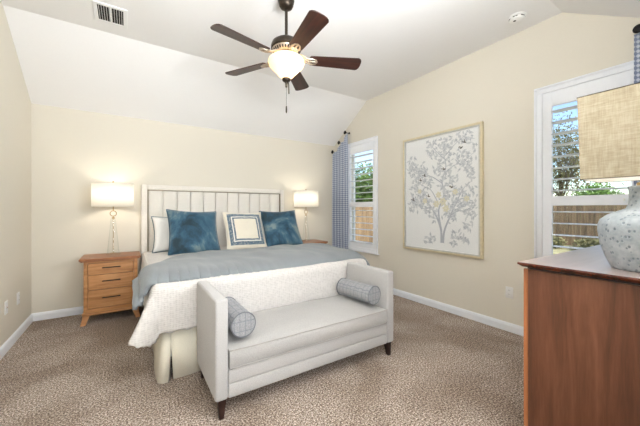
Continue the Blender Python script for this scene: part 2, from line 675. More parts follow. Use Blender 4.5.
# wall behind the camera with the open doorway the photo is taken from, and the hall behind it
DX0, DX1, DZ = -.12, .95, 2.32
bm = NB()
box(bm, XL - TH, DX0, YF - TH + .015, YF, 0, ZL)
box(bm, DX1, XR + TH, YF - TH + .015, YF, 0, ZL)
box(bm, DX0, DX1, YF - TH + .015, YF, DZ, ZL)
struct('wall_front', bm, 'wall')
bm = NB()
box(bm, XL - TH, XL, -2.1, YF - TH + .01, 0, 2.5)
box(bm, 1.7, 1.8, -2.1, YF - TH + .01, 0, 2.5)
box(bm, XL, 1.7, -2.1, -2.0, 0, 2.5)
struct('wall_hall', bm, 'wall')
bm = NB(); box(bm, XL - TH, 1.8, -2.1, YF - TH + .012, 2.5, 2.6)
struct('trim_hall_ceiling', bm, 'ceiling')

def base_profile(bm, length):
    # runs along +x, thickness towards -y from the wall plane y = 0
    prof = [(0, 0), (-.014, 0), (-.014, .062), (-.011, .072), (-.009, .08), (-.004, .088), (0, .09)]
    prism(bm, prof, 0, length, 'x')
bm = NB(); base_profile(bm, XR - XL); struct('baseboard_back', bm, 'trim', loc=(XL, YB, 0))
bm = NB(); base_profile(bm, YB - YF); struct('baseboard_left', bm, 'trim', loc=(XL, YF, 0), rot=(0, 0, R(90)))
bm = NB(); base_profile(bm, YB - YF); struct('baseboard_right', bm, 'trim', loc=(XR, YB, 0), rot=(0, 0, R(-90)))

# ------------------------------------------------------------------ windows with plantation shutters
def window(n, W):
    y0, y1, z0, z1 = W
    x = XR + .09
    bm = NB()
    for (a, b, c, d) in ((y0, y1, z0, z0 + .035), (y0, y1, z1 - .035, z1), (y0, y0 + .035, z0 + .035, z1 - .035),
                         (y1 - .035, y1, z0 + .035, z1 - .035), (y0 + .035, y1 - .035, 1.29, 1.335)):
        box(bm, x, x + .035, a, b, c, d)
    o = struct('window_%d' % n, bm, 'white_plastic')
    bm = NB()
    box(bm, x + .015, x + .019, y0 + .035, y1 - .035, z0 + .035, 1.29)
    box(bm, x + .015, x + .019, y0 + .035, y1 - .035, 1.335, z1 - .035)
    obj('pane', bm, 'pane', o)
    bm = NB()
    box(bm, XR - .035, XR - .001, y0 - .085, y1 + .085, z0 - .085, z0 - .07, .004)
    obj('sill', bm, 'trim', o)
    return o
window(1, W1); window(2, W2)

def louver_bm(hl):
    bm = NB()
    n = 14
    poly = [(.054 * math.cos(2 * PI * k / n), .0058 * math.sin(2 * PI * k / n)) for k in range(n)]
    prism(bm, poly, -hl, hl, 'y')
    return bm

def shutter(label, yo0, yo1, yi0, yi1):
    yc = (yo0 + yo1) / 2
    t = thing('plantation_shutter', label, 'window shutter', (XR, yc, .555), group='white plantation shutters')
    a, b, c, d = yo0 - yc, yo1 - yc, yi0 - yc, yi1 - yc
    z0, z1 = 0, 2.397 - .555
    cw = .062
    # moulded casing
    bm = NB()
    for (p, q, r, s) in ((a, b, z0, z0 + cw), (a, b, z1 - cw, z1), (a, a + cw, z0 + cw, z1 - cw), (b - cw, b, z0 + cw, z1 - cw)):
        box(bm, -.022, -.001, p, q, r, s, .003)
    for (p, q, r, s) in ((a, b, z0, z0 + .02), (a, b, z1 - .02, z1), (a, a + .02, z0 + .02, z1 - .02), (b - .02, b, z0 + .02, z1 - .02)):
        box(bm, -.032, -.022, p, q, r, s, .004)
    obj('casing', bm, 'trim', t, smooth=40)
    # shutter panel frame
    f0, f1 = z0 + cw + .002, z1 - cw - .002
    zb, zm0, zm1, zt = .135, 1.287 - .555, 1.372 - .555, 2.2 - .555
    bm = NB()
    for (p, q, r, s) in ((a + cw + .002, c, f0, f1), (d, b - cw - .002, f0, f1), (c, d, f0, zb), (c, d, zm0, zm1), (c, d, zt, f1)):
        box(bm, -.016, .014, p, q, r, s, .002)
    obj('panel_frame', bm, 'trim', t)
    zs = [2.150 - .104 * k for k in range(8)] + [1.229 - .105 * k for k in range(6)]
    proto = None
    for z in zs:
        if proto is None:
            l = proto = obj('louver', louver_bm((d - c) / 2 - .002), 'trim', t, smooth=50)
        else:
            l = proto.copy(); COL.objects.link(l); l.parent = t
        l.location = (.012, (c + d) / 2, z - .555)
        l.rotation_euler = (0, R(1.0 if z > 1.3 else 0), 0)
    bm = NB(); box(bm, -.03, -.0165, c + .03, c + .042, zm0 + .03, zm0 + .055, .003)
    obj('magnet_catch', bm, 'white_plastic', t)
    return t
shutter('white louvered shutter on the far window next to the blue curtain', 3.368, 4.122, 3.473, 4.04)
shutter('white louvered shutter on the near window behind the dresser lamp', .49, 1.247, .60, 1.11)

# ------------------------------------------------------------------ outdoors
bm = NB(); box(bm, XR + TH + .02, 40, -14, 30, -.4, -.25)
struct('ground', bm, 'lawn')

def fence(label, p0, p1, h):
    v = Vector((p1[0] - p0[0], p1[1] - p0[1], 0))
    L = v.length
    t = thing('wooden_fence', label, 'fence', (p0[0], p0[1], -.25), math.atan2(v.y, v.x))
    bm = NB()
    rnd = random.Random(int(L * 10))
    x = 0
    while x < L - .1:
        hh = h + rnd.uniform(-.02, .02)
        y = rnd.uniform(-.004, .004)
        prism(bm, [(x, .02), (x + .135, .02), (x + .135, hh - .03), (x + .11, hh), (x + .025, hh), (x, hh - .03)], y, y + .018, 'y')
        x += .143
    obj('board_panel', bm, 'fence', t)
    for z in (.3, h * .55, h - .3):
        bm = NB(); box(bm, 0, L, -.05, -.006, z, z + .09)
        obj('rail', bm, 'fence_rail', t)
    k = 0
    while k < L:
        bm = NB(); box(bm, k, k + .09, -.145, -.052, 0, h - .1)
        obj('post', bm, 'fence_rail', t)
        k += 2.4
    return t
fence('brown cedar fence seen through the near shutter beside the dresser lamp', (15, -13), (15, 9), 1.72)
fence('sunlit cedar fence seen through the far shutter beside the curtain', (14.8, 9), (4.6, 9), 1.66)

def leaves(bm, c, rad, n, size, rnd, shell=.5):
    for _ in range(n):
        d = Vector((rnd.gauss(0, 1), rnd.gauss(0, 1), rnd.gauss(0, 1))).normalized()
        r = rnd.uniform(shell, 1) * (1 + .22 * nz(d.x, d.y, d.z, 2.5))
        p = Vector(c) + Vector((d.x * rad[0], d.y * rad[1], d.z * rad[2])) * r
        a = Vector((rnd.gauss(0, 1), rnd.gauss(0, 1), rnd.gauss(0, 1))).normalized()
        b = a.orthogonal().normalized()
        s = size * rnd.uniform(.6, 1.3)
        vs = [bm.verts.new(p + a * s), bm.verts.new(p + b * s * .5), bm.verts.new(p - a * s), bm.verts.new(p - b * s * .5)]
        bm.faces.new(vs)

def tree(label, x, y, h, rad, mat, n, size, seed, bare=False, name='leafy_tree', cz=None):
    rnd = random.Random(seed)
    t = thing(name, label, 'tree', (x, y, -.25), group='trees beyond the fence')
    bm = NB()
    tube(bm, [(0, 0, 0), (.05, 0, h * .3), (-.05, .05, h * .6)], [.14, .11, .06], 8)
    obj('trunk', bm, 'bark', t, smooth=60)
    bm = NB()
    def grow(p, d, L, r, lvl):
        q = p + d * L
        tube(bm, [p, (p + q) / 2 + Vector((rnd.uniform(-.05, .05) * L,) * 3), q], [r, r * .8, r * .55], 5, cap=False)
        if lvl == 0: return
        for _ in range(4 if bare else 3):
            e = (d + Vector((rnd.uniform(-.8, .8), rnd.uniform(-.8, .8), rnd.uniform(-.2, .7)))).normalized()
            grow(p + (q - p) * rnd.uniform(.45, 1), e, L * rnd.uniform(.55, .8), r * .55, lvl - 1)
    for k in range(6 if bare else 4):
        a = k * 1.1 + rnd.uniform(0, .5)
        grow(Vector((0, 0, h * rnd.uniform(.2, .5))), Vector((math.cos(a) * .7, math.sin(a) * .7, .75)).normalized(), h * .24, .05, 3 if bare else 2)
    obj('branches', bm, 'twig', t)
    bm = NB()
    leaves(bm, (0, 0, (cz or h * .62)), rad, n, size, rnd, .35)
    obj('foliage', bm, mat, t)
    return t
tree('loose olive tree left of the dresser lamp shade beyond the fence', 18.5, 5.9, 6.4, (1.8, 1.5, 2.3), 'leaf_olive', 5200, .075, 3, True, 'bare_tree')
tree('twiggy grey tree beyond the fence partly hidden by the lamp shade', 19.6, 2.2, 5.2, (1.7, 1.6, 1.8), 'leaf_olive', 2200, .08, 8, True, 'bare_tree')
tree('green bushy tree beyond the fence seen through the far shutter', 10.2, 11.3, 3.9, (1.5, 1.4, 1.35), 'leaf_green', 5200, .1, 5)
tree('olive green tree behind the bushy one through the far shutter', 8.3, 14.6, 3.4, (1.6, 1.4, 1.2), 'leaf_olive', 4200, .1, 11)
for i, (x, y, lab) in enumerate(((16.8, 4.1, 'bright green hedge bush just above the near fence right of centre'),
                                 (16.8, 1.9, 'bright green hedge bush beside the lamp shade above the fence'))):
    rnd = random.Random(40 + i)
    t = thing('hedge_bush', lab, 'bush', (x, y, -.25), group='hedge bushes beyond the fence')
    bm = NB(); leaves(bm, (0, 0, 1.45), (.8, 1.0, 1.15), 8000, .07, rnd, .4)
    obj('foliage', bm, 'leaf_hedge', t)
    bm = NB(); tube(bm, [(0, 0, 0), (0, .05, .9)], [.05, .03], 6)
    obj('stem', bm, 'bark', t)
for i, (x, y, lab) in enumerate(((13.6, 4.9, 'low grey green shrub at the fence foot nearest the window casing'),
                                 (13.7, 3.3, 'low grey green shrub at the fence foot in the middle'),
                                 (13.6, 1.7, 'low grey green shrub at the fence foot next to the ceramic lamp'))):
    rnd = random.Random(60 + i)
    t = thing('low_shrub', lab, 'shrub', (x, y, -.25), group='shrubs along the fence foot')
    bm = NB(); leaves(bm, (0, 0, .2), (.5, .75, .3), 1500, .06, rnd, .3)
    obj('foliage', bm, 'leaf_olive', t)
    bm = NB(); tube(bm, [(0, 0, 0), (0, .02, .2)], [.03, .02], 6)
    obj('stem', bm, 'bark', t)

# ------------------------------------------------------------------ bed
BX = 1.16                       # bed centre line
bed = thing('upholstered_bed', 'king bed with tall cream channel-tufted headboard against the back wall', 'bed', (BX, 4.515, 0))
HW = 1.014
bm = NB()
# padded border of the headboard: three slabs
box(bm, -HW, -HW + .068, -.085, 0, .02, 1.575, .012, 3)
box(bm, HW - .068, HW, -.085, 0, .02, 1.575, .012, 3)
box(bm, -HW + .068, HW - .068, -.085, 0, 1.508, 1.575, .012, 3)
box(bm, -HW + .068, HW - .068, -.04, 0, .25, 1.508)
hb = obj('headboard', bm, 'cream_fabric', bed, smooth=40)
bm = NB()
for (a, b, c, d) in ((-.947, -.937, .4, 1.508), (.937, .947, .4, 1.508), (-.937, .937, 1.498, 1.508)):
    box(bm, a, b, -.088, -.04, c, d, .002)
obj('nail_trim', bm, 'headboard_trim', hb)
cw = 2 * .936 / 11
def channel_bm():
    bm = NB()
    n = 10
    poly = [(-cw / 2 + .0012, 0)]
    for k in range(n + 1):
        a = PI * k / n
        poly.append((-math.cos(a) * (cw / 2 - .0012), -.012 - .03 * math.sin(a) ** .55))
    poly.append((cw / 2 - .0012, 0))
    prism(bm, poly, .4, 1.496, 'z')
    return bm
proto = obj('channel', channel_bm(), 'cream_fabric', hb, smooth=45)
for k in range(11):
    c = proto if k == 0 else proto.copy()
    if k: COL.objects.link(c); c.parent = hb
    c.location = (-.936 + cw * (k + .5), -.041, 0)
bm = NB(); box(bm, -.955, .955, -2.055, -.09, .36, .685, .05, 4)
obj('mattress', bm, 'lining', bed, smooth=40)
bm = NB(); box(bm, -.915, .915, -2.04, -.09, .14, .355, .02, 2)
obj('box_spring', bm, 'lining', bed, smooth=40)
for (x, y) in ((-.8, -1.95), (.8, -1.95), (-.8, -.2), (.8, -.2), (0, -1.1)):
    bm = NB(); frustum(bm, (x, y, 0), (.025, .025), (x, y, .14), (.035, .035))
    obj('leg', bm, 'espresso', bed)

# bedskirt: pleated panels round foot and sides, split at the corner
bm = NB()
def skirt_run(bm, pts_top, pts_bot):
    n = len(pts_top)
    T = [bm.verts.new(p) for p in pts_top]
    Bv = [bm.verts.new(p) for p in pts_bot]
    for i in range(n - 1):
        bm.faces.new((T[i], T[i + 1], Bv[i + 1], Bv[i]))
SX0, SX1, SY = BX - .945, BX + .965, 2.445
ztop_s, zb = .352, .004
# left side then the flared corner pleat
top, bot = [], []
N = 40
for i in range(N + 1):
    y = 4.4 + (SY - 4.4) * i / N
    wv = .008 * math.sin(y * 9)
    top.append((SX0, y, ztop_s)); bot.append((SX0 - .035 + wv, y - .03 * (i / N), zb))
top += [(SX0 + .02, SY - .006, ztop_s), (SX0 + .055, SY - .012, ztop_s), (SX0 + .058, SY + .02, ztop_s)]
bot += [(SX0 - .005, SY - .055, zb), (SX0 + .028, SY - .055, zb), (SX0 + .05, SY + .03, zb)]
skirt_run(bm, top, bot)
top, bot = [], []
for i in range(31):
    x = SX0 + .048 + (SX1 - .05 - SX0 - .048) * i / 30
    top.append((x, SY - .004, ztop_s)); bot.append((x + .018 * (1 - i / 15), SY - .022 + .008 * math.sin(x * 14), zb))
skirt_run(bm, top, bot)
top, bot = [], []
for i in range(N + 1):
    y = SY + (4.4 - SY) * i / N
    top.append((SX1, y, ztop_s)); bot.append((SX1 + .02 + .008 * math.sin(y * 9), y, zb))
skirt_run(bm, top, bot)
o = obj('bedskirt', bm, 'skirt', smooth=30)
tag(o, 'cream tailored bedskirt hanging to the carpet round the bed base', 'bedskirt')
so = o.modifiers.new('thick', 'SOLIDIFY'); so.thickness = .004; so.offset = 0

# white coverlet with dropped corners and scalloped hem
FOOT, HEAD = 2.435, 4.36
HWC = .972
LD = .37
def drape(a, b, top, hw, foot, r0=.05, phi0=8, phi1=24):
    """cloth point a across (0 on the centre line), b along y; returns world point draped over the bed"""
    ox = max(0.0, abs(a) - hw)
    oy = max(0.0, foot - b)
    sx = -1 if a < 0 else 1
    bx = max(-hw, min(hw, a)); by = max(foot, b)
    r = math.hypot(ox, oy)
    if r < 1e-6:
        return Vector((BX + bx, by, top))
    th = math.atan2(oy, ox)
    if ox > 0:
        ph = 5 + 22 * math.exp(-((math.degrees(th) - 26) / 24) ** 2) * math.exp(-(max(0, b - foot) / .28) ** 2)
        ph = ph + (2 - ph) * sstep(60, 90, math.degrees(th))
    else:
        ph = 2
    ph = R(ph)
    if oy > 0 and ox > 0:
        r *= max(math.cos(th), math.sin(th)) * (1 + .17 * math.sin(2 * th))
    # roll over the edge with a small radius, then hang
    k = min(r, r0 * 1.4)
    q = k / (r0 * 1.4)
    hor = r0 * .75 * math.sin(q * PI / 2) + max(0, r - k) * math.sin(ph)
    ver = r0 * .9 * (1 - math.cos(q * PI / 2)) + max(0, r - k) * math.cos(ph)
    return Vector((BX + bx + sx * hor * math.cos(th), by - hor * math.sin(th), top - ver))
def coverlet(u, v):
    a = (u * 2 - 1) * (HWC + LD)
    b = FOOT - LD + v * (HEAD - FOOT + LD)
    # scallops at the hem
    if abs(a) > HWC + LD - .04:
        a -= math.copysign(.012 * abs(math.sin(b * 28)), a)
    if b < FOOT - LD + .04:
        b += .012 * abs(math.sin(a * 28))
    p = drape(a, b, .704, HWC, FOOT)
    over = max(0, .69 - p.z)
    n1 = nz(a * 3.2, b * 3.2, 1.7)
    if abs(a) > HWC:
        p.x += math.copysign(1, a) * over * (.08 * nz(b * 5, 2.2, 0) + .0)
    if b < FOOT:
        p.y -= over * .04 * nz(a * 4.5, 5.5, 0)
    p.z += .006 * n1 if over < .02 else 0
    return p
bm = NB(); gridsurf(bm, coverlet, 150, 120)
o = obj('coverlet', bm, 'coverlet', smooth=True)
tag(o, 'white matelasse coverlet with dropped corners draped over the bed', 'bedspread')
so = o.modifiers.new('thick', 'SOLIDIFY'); so.thickness = .012; so.offset = 1
# small dark button sewn to the dangling corner
# blue-grey comforter folded across the foot half
CH = .972
def comforter(u, v):
    LLo, LRo = .225, .26
    a = -(CH + LLo) + u * (2 * CH + LLo + LRo)
    front = 2.455 + .03 * sstep(-.85, -1.15, a) + .05 * sstep(.3, .9, a) - .09 * sstep(.9, 1.2, a)
    back = 3.60 - .14 * sstep(-.5, -.78, a) - .42 * sstep(-.74, -1.0, a) - .06 * sstep(-1.0, -1.2, a) - .5 * sstep(.95, 1.25, a)
    y = front + v * (back - front)
    ox = max(0.0, abs(a) - CH)
    sx = -1 if a < 0 else 1
    r0 = .11
    k = min(ox, r0 * 1.4); q = k / (r0 * 1.4)
    ph = R(38 + 14 * v if a < 0 else 38)
    hor = r0 * .8 * math.sin(q * PI / 2) + (ox - k) * math.sin(ph)
    ver = (r0 * .9 * (1 - math.cos(q * PI / 2)) + (ox - k) * math.cos(ph)) * (1 - .25 * v)
    x = BX + max(-CH, min(CH, a)) + sx * hor
    z = .722 - ver
    # loft: puffy in the middle, thin hems
    e = min(v, 1 - v) * (back - front)
    puff = .036 * (1 - math.exp(-e / .07))
    w1 = .024 * nz(a * 2.4, y * 1.7, 4.2) + .016 * nz(a * 6.5, y * 3.2, 8.0)
    gather = .014 * math.sin(a * 85 + 3 * nz(a * 3, y * 2, 1)) * math.exp(-(y - front) / .08) * sstep(.2, -.6, a)
    z += puff + w1 * (1 - math.exp(-(e + .03) / .1)) + gather
    # the front hem rolls over the foot edge of the bed
    z -= .035 * math.exp(-(y - front) / .05)
    x += sx * (.02 * nz(y * 6, 3.1, 0) if ox > .05 else 0)
    return Vector((x, y, max(z, .2)))
bm = NB(); gridsurf(bm, comforter, 260, 100)
o = obj('comforter', bm, 'comforter', smooth=True)
tag(o, 'blue grey comforter laid across the bed over the white coverlet', 'comforter')
so = o.modifiers.new('thick', 'SOLIDIFY'); so.thickness = .032; so.offset = 1

# pillows ------------------------------------------------------------
def pillow_bm(w_, h_, t_, seed, pinch=.085, soft=.5):
    bm = NB()
    n = 30
    for side in (-1, 1):
        vs = []
        for i in range(n + 1):
            row = []
            for j in range(n + 1):
                u = -1 + 2 * i / n; v = -1 + 2 * j / n
                px = u * w_ / 2 * (1 - pinch * (1 - v * v))
                pz = v * h_ / 2 * (1 - pinch * (1 - u * u))
                th = t_ / 2 * ((1 - abs(u) ** 3.2) * (1 - abs(v) ** 3.2)) ** soft
                edge = (1 - u * u) * (1 - v * v)
                th *= 1 + .16 * nz(px * 5, pz * 5, seed + side)
                wr = .012 * nz(px * 16, pz * 16, seed * 2 + side * 3) * edge ** .4
                row.append(bm.verts.new((px, side * (max(0, th + wr if edge > 0 else 0)), pz)))
            vs.append(row)
        for i in range(n):
            for j in range(n):
                bm.faces.new((vs[i][j], vs[i + 1][j], vs[i + 1][j + 1], vs[i][j + 1]))
    bmesh.ops.remove_doubles(bm, verts=bm.verts[:], dist=1e-5)
    return bm
def pillow_edge(w_, h_, pinch=.085, n=30):
    pts = []
    for k in range(4):
        for i in range(n):
            s = -1 + 2 * i / n
            u, v = ((s, -1), (1, s), (-s, 1), (-1, -s))[k]
            pts.append((u * w_ / 2 * (1 - pinch * (1 - v * v)), 0, v * h_ / 2 * (1 - pinch * (1 - u * u))))
    return pts
def pillow(name, label, loc, size, rot, mat, pip, seed, group=None, cat='pillow', pmat=None):
    t = thing(name, label, cat, loc, 0, group)
    t.rotation_euler = rot
    c = obj('cover', pillow_bm(*size, seed), mat, t, smooth=True)
    if pip:
        bm = NB(); tube(bm, pillow_edge(size[0], size[1]), pip, 6, closed=True)
        obj('piping', bm, pmat or mat, t, smooth=True)
    return t
PZ = .712
def lean(h, deg): return h / 2 * math.cos(R(deg)) + .012
pillow('throw_pillow', 'teal velvet square pillow on the left, beside the white pillow', (.690, 3.93, PZ + lean(.585, -30)), (.60, .60, .17), (R(-30), R(3.0), R(3)), 'velvet_a', .006, 1, 'teal velvet pillows', pmat='velvet_piping')
pillow('throw_pillow', 'teal velvet square pillow on the right, nearer the window', (1.885, 3.93, PZ + lean(.575, -30)), (.57, .59, .17), (R(-30), R(-1), R(-3)), 'velvet_b', .006, 2, 'teal velvet pillows', pmat='velvet_piping')
pillow('throw_pillow', 'cream square pillow with two woven blue borders, in the middle', (1.310, 3.85, PZ + lean(.565, -30)), (.545, .57, .15), (R(-30), R(1), R(0)), 'framed', .004, 3, pmat='cream_fabric')
pillow('sleeping_pillow', 'white pillow with a blue edge standing behind the left teal pillow', (.60, 4.235, PZ + lean(.46, -20)), (.70, .47, .15), (R(-20), R(0), R(0)), 'white_cotton', .005, 4, pmat='velvet_piping')
pillow('sleeping_pillow', 'white pillow hidden behind the right teal pillow', (1.76, 4.235, PZ + lean(.44, -20)), (.66, .44, .15), (R(-20), R(0), R(0)), 'white_cotton', .005, 5, pmat='velvet_piping')

# ------------------------------------------------------------------ nightstands
def nightstand():
    t = thing('nightstand', 'cherry wood three drawer nightstand left of the bed', 'nightstand', (-.157, 4.03, 0), group='cherry wood nightstands')
    w0, w1 = -.245, .252       # body in x
    d0, d1 = .03, .43
    bm = NB(); prism(bm, [(-.283, -.0), (.283, -.0), (.283, .43), (-.283, .43)], .694, .718, 'z', .004)
    prism(bm, [(-.27, .012), (.27, .012), (.27, .428), (-.27, .428)], .682, .694, 'z', .002)
    obj('top', bm, 'maple_dark', t)
    bm = NB()
    box(bm, w0, w0 + .036, d0, d1, .124, .682, .002)
    box(bm, w1 - .036, w1, d0, d1, .124, .682, .002)
    box(bm, w0 + .036, w1 - .036, d0, d1, .124, .165)
    box(bm, w0 + .036, w1 - .036, d0, d1, .664, .682)
    box(bm, w0 + .036, w1 - .036, d1 - .01, d1, .165, .664)
    obj('case', bm, 'maple', t)
    zs = [(.170, .366), (.371, .531), (.536, .660)]
    for (a, b) in zs:
        bm = NB(); box(bm, w0 + .039, w1 - .039, d0 + .004, d0 + .03, a, b, .003)
        box(bm, w0 + .05, w1 - .05, d0 + .03, d1 - .02, a + .01, b - .03)
        dr = obj('drawer', bm, 'maple', t)
        zc = (a + b) / 2 + .012
        bm = NB()
        tube(bm, [(-.085, d0 - .024, zc), (.085, d0 - .024, zc)], .0055, 8)
        for s in (-.07, .07):
            tube(bm, [(s, d0 - .022, zc), (s, d0 + .004, zc)], .0045, 8)
        obj('handle', bm, 'black_metal', dr, smooth=50).location = (.003, 0, 0)
    bm = NB(); box(bm, w0 - .012, w1 + .012, d0 - .012, d1, .1, .124, .003)
    obj('base_rail', bm, 'maple', t)
    for (x, s) in ((w0, -1), (w1, 1)):
        for (y, q) in ((d0, -1), (d1 - .05, 0)):
            bm = NB()
            xa, xb = (x - .006, x + .055) if s < 0 else (x - .055, x + .006)
            b0 = (x - .028, x + .018) if s < 0 else (x - .018, x + .028)
            b = bmesh.new()
            ring = [[(b0[0], y - .02 * (q < 0), 0), (b0[1], y - .02 * (q < 0), 0), (b0[1], y + .04, 0), (b0[0], y + .04, 0)],
                    [(xa, y - .005, .1), (xb, y - .005, .1), (xb, y + .045, .1), (xa, y + .045, .1)]]
            V = [[b.verts.new(p) for p in r_] for r_ in ring]
            b.faces.new(V[0][::-1]); b.faces.new(V[1])
            for i in range(4):
                j = (i + 1) % 4
                b.faces.new((V[0][i], V[0][j], V[1][j], V[1][i]))
            merge(bm, b)
            obj('leg', bm, 'maple', t)
    return t
ns = nightstand()
n2 = copy_tree(ns)
n2.location = (2.50, 4.03, 0)
n2['label'] = 'cherry wood nightstand right of the bed, in front of the curtain'

# ------------------------------------------------------------------ glass table lamps
def glass_lamp():
    t = thing('table_lamp', 'lit glass table lamp with white drum shade on left nightstand', 'table lamp', (-.145, 4.27, .718), group='glass bedside lamps')
    bm = NB(); lathe(bm, [(0, 0), (.07, 0), (.07, .014), (.064, .018), (0, .018)], 40)
    obj('base_plate', bm, 'lamp_glass', t, smooth=40)
    bm = NB(); lathe(bm, [(.062, .0185), (.057, .06), (.047, .16), (.036, .28), (.028, .37), (.024, .425), (.0, .427)], 32)
    obj('glass_body', bm, 'lamp_glass', t, smooth=60)
    bm = NB(); lathe(bm, [(0, .019), (.030, .019), (.030, .024), (.004, .027), (.0032, .42), (.0032, .423)], 16)
    obj('inner_rod', bm, 'brass', t, smooth=40)
    bm = NB()
    lathe(bm, [(0, .4275), (.016, .4275), (.016, .437), (.006, .446), (.006, .456), (0, .458)], 20)
    tube(bm, [(.031 * math.cos(a), 0, .488 + .031 * math.sin(a)) for a in [2 * PI * k / 28 for k in range(28)]], .0045, 8, closed=True)
    tube(bm, [(0, 0, .518), (0, 0, .60)], .005, 8)
    obj('ring_finial', bm, 'brass', t, smooth=50)
    bm = NB()
    lathe(bm, [(.0, .60), (.014, .60), (.014, .66), (0, .66)], 16)
    tube(bm, [(.0, .05, .60), (.05, .0, .70)], .0015, 6)
    obj('socket', bm, 'brass', t, smooth=50)
    bm = NB()
    lathe(bm, [(.208, .570), (.208, .838)], 56)
    sh = obj('lamp_shade', bm, 'shade', t, smooth=True)
    sm = sh.modifiers.new('thick', 'SOLIDIFY'); sm.thickness = .0015
    for z in (.571, .837):
        bm = NB()
        tube(bm, [(.2085 * math.cos(2 * PI * k / 56), .2085 * math.sin(2 * PI * k / 56), z) for k in range(56)], .0025, 6, closed=True)
        if z > .8:
            for k in range(3):
                a = 2 * PI * k / 3
                tube(bm, [(0, 0, .837), (.2085 * math.cos(a), .2085 * math.sin(a), .837)], .002, 6)
        obj('shade_ring', bm, 'shade', sh, smooth=50)
    bm = NB(); lathe(bm, [(0, .834), (.009, .836), (.006, .846), (.011, .856), (.008, .868), (0, .872)], 16)
    tube(bm, [(0, 0, .66), (0, 0, .836)], .003, 6)
    obj('finial', bm, 'brass', t, smooth=50)
    light('bulb_light', 'POINT', (0, 0, .705), 4.2, (1, .90, .76), parent=t, shadow_soft_size=.035)
    return t
gl = glass_lamp()
g2 = copy_tree(gl)
g2.location = (2.50, 4.27, .718)
g2['label'] = 'lit glass table lamp with white drum shade next to the curtain'

# ------------------------------------------------------------------ settee at the foot of the bed
st = thing('settee', 'oatmeal linen backless settee bench with two flat arms at the bed foot', 'settee', (1.177, 1.785, 0))
w2 = .748
AT, TOPZ, BOTZ = .078, .722, .114
D = .565
def arm_bm(s):
    bm = NB()
    x0, x1 = (-w2, -w2 + AT) if s < 0 else (w2 - AT, w2)
    box(bm, x0, x1, 0, D, BOTZ, TOPZ, .017, 4)
    return bm
for s in (-1, 1):
    a = obj('arm', arm_bm(s), 'settee', st, smooth=45)
    bm = NB()
    x = -w2 + .012 if s < 0 else w2 - .012
    xi = -w2 + AT - .012 if s < 0 else w2 - AT + .012
    for xx in (x, xi):
        tube(bm, [(xx, .0035, BOTZ + .02), (xx, .0035, TOPZ - .012), (xx, .02, TOPZ - .003), (xx, D - .02, TOPZ - .003)], .0028, 6)
    obj('seam_welt', bm, 'settee', a, smooth=50)
iw = w2 - AT - .001
bm = NB()
box(bm, -iw, iw, .006, D - .006, BOTZ, .198, .008, 3)
box(bm, -iw, iw, .004, D - .004, .2, .286, .010, 3)
obj('seat_rail', bm, 'settee', st, smooth=45)
# crowned seat cushion
def cushion_pt(u, v, top):
    x = -iw + .006 + u * 2 * (iw - .006)
    y = .002 + v * (D - .006)
    eu = min(u, 1 - u) * 2 * iw; ev = min(v, 1 - v) * (D - .006)
    cr = (1 - math.exp(-eu / .16)) * (1 - math.exp(-ev / .10))
    z = .402 + .048 * cr + .006 * nz(x * 5, y * 5, 3)
    r = .022
    if v < .12:
        pass
    return x, y, z
bm = NB()
n1, n2_ = 60, 26
T = [[None] * (n2_ + 1) for _ in range(n1 + 1)]
for i in range(n1 + 1):
    for j in range(n2_ + 1):
        x, y, z = cushion_pt(i / n1, j / n2_, True)
        T[i][j] = bm.verts.new((x, y, z))
for i in range(n1):
    for j in range(n2_):
        bm.faces.new((T[i][j], T[i + 1][j], T[i + 1][j + 1], T[i][j + 1]))
loop = [(i, 0) for i in range(n1)] + [(n1, j) for j in range(n2_)] + [(i, n2_) for i in range(n1, 0, -1)] + [(0, j) for j in range(n2_, 0, -1)]
prev = [T[i][j] for i, j in loop]
first = prev
for q, (dz, off) in enumerate(((.025, .010), (.055, .014), (.085, .010), (.113, 0))):
    ring = []
    for (i, j) in loop:
        v = T[i][j].co
        yy = v.y - off * (1 if j == 0 else 0) * (.6 + .5 * (1 - (2 * i / n1 - 1) ** 2)) + .004 * nz(v.x * 9, q, 2)
        ring.append(bm.verts.new((v.x, yy, .402 - dz + (v.z - .402) * .3 * (1 - q / 3))))
    for k in range(len(loop)):
        m = (k + 1) % len(loop)
        bm.faces.new((prev[k], ring[k], ring[m], prev[m]))
    prev = ring
bm.faces.new(prev[::-1])
cu = obj('seat_cushion', bm, 'settee_seat', st, smooth=50)
bm = NB()
pts = []
for (i, j) in loop:
    x, y, z = cushion_pt(i / n1, j / n2_, True)
    pts.append((x, y - .002, z))
tube(bm, pts, .0042, 6, closed=True)
obj('piping', bm, 'piping', cu, smooth=True)
bm = NB()
tube(bm, [(-iw + .01 + 2 * (iw - .01) * k / 30, -.002 - .004 * math.sin(PI * k / 30), .294) for k in range(31)], .004, 6)
obj('piping', bm, 'piping', cu, smooth=True)
for (sx, sy) in ((-1, 0), (1, 0), (-1, 1), (1, 1)):
    x = sx * (w2 - .045); y = .04 if sy == 0 else D - .05
    bm = NB()
    frustum(bm, (x + sx * .004, y - (.012 if sy == 0 else -.03), 0), (.014, .014), (x, y, BOTZ - .001), (.024, .024), .002)
    obj('leg', bm, 'espresso', st)

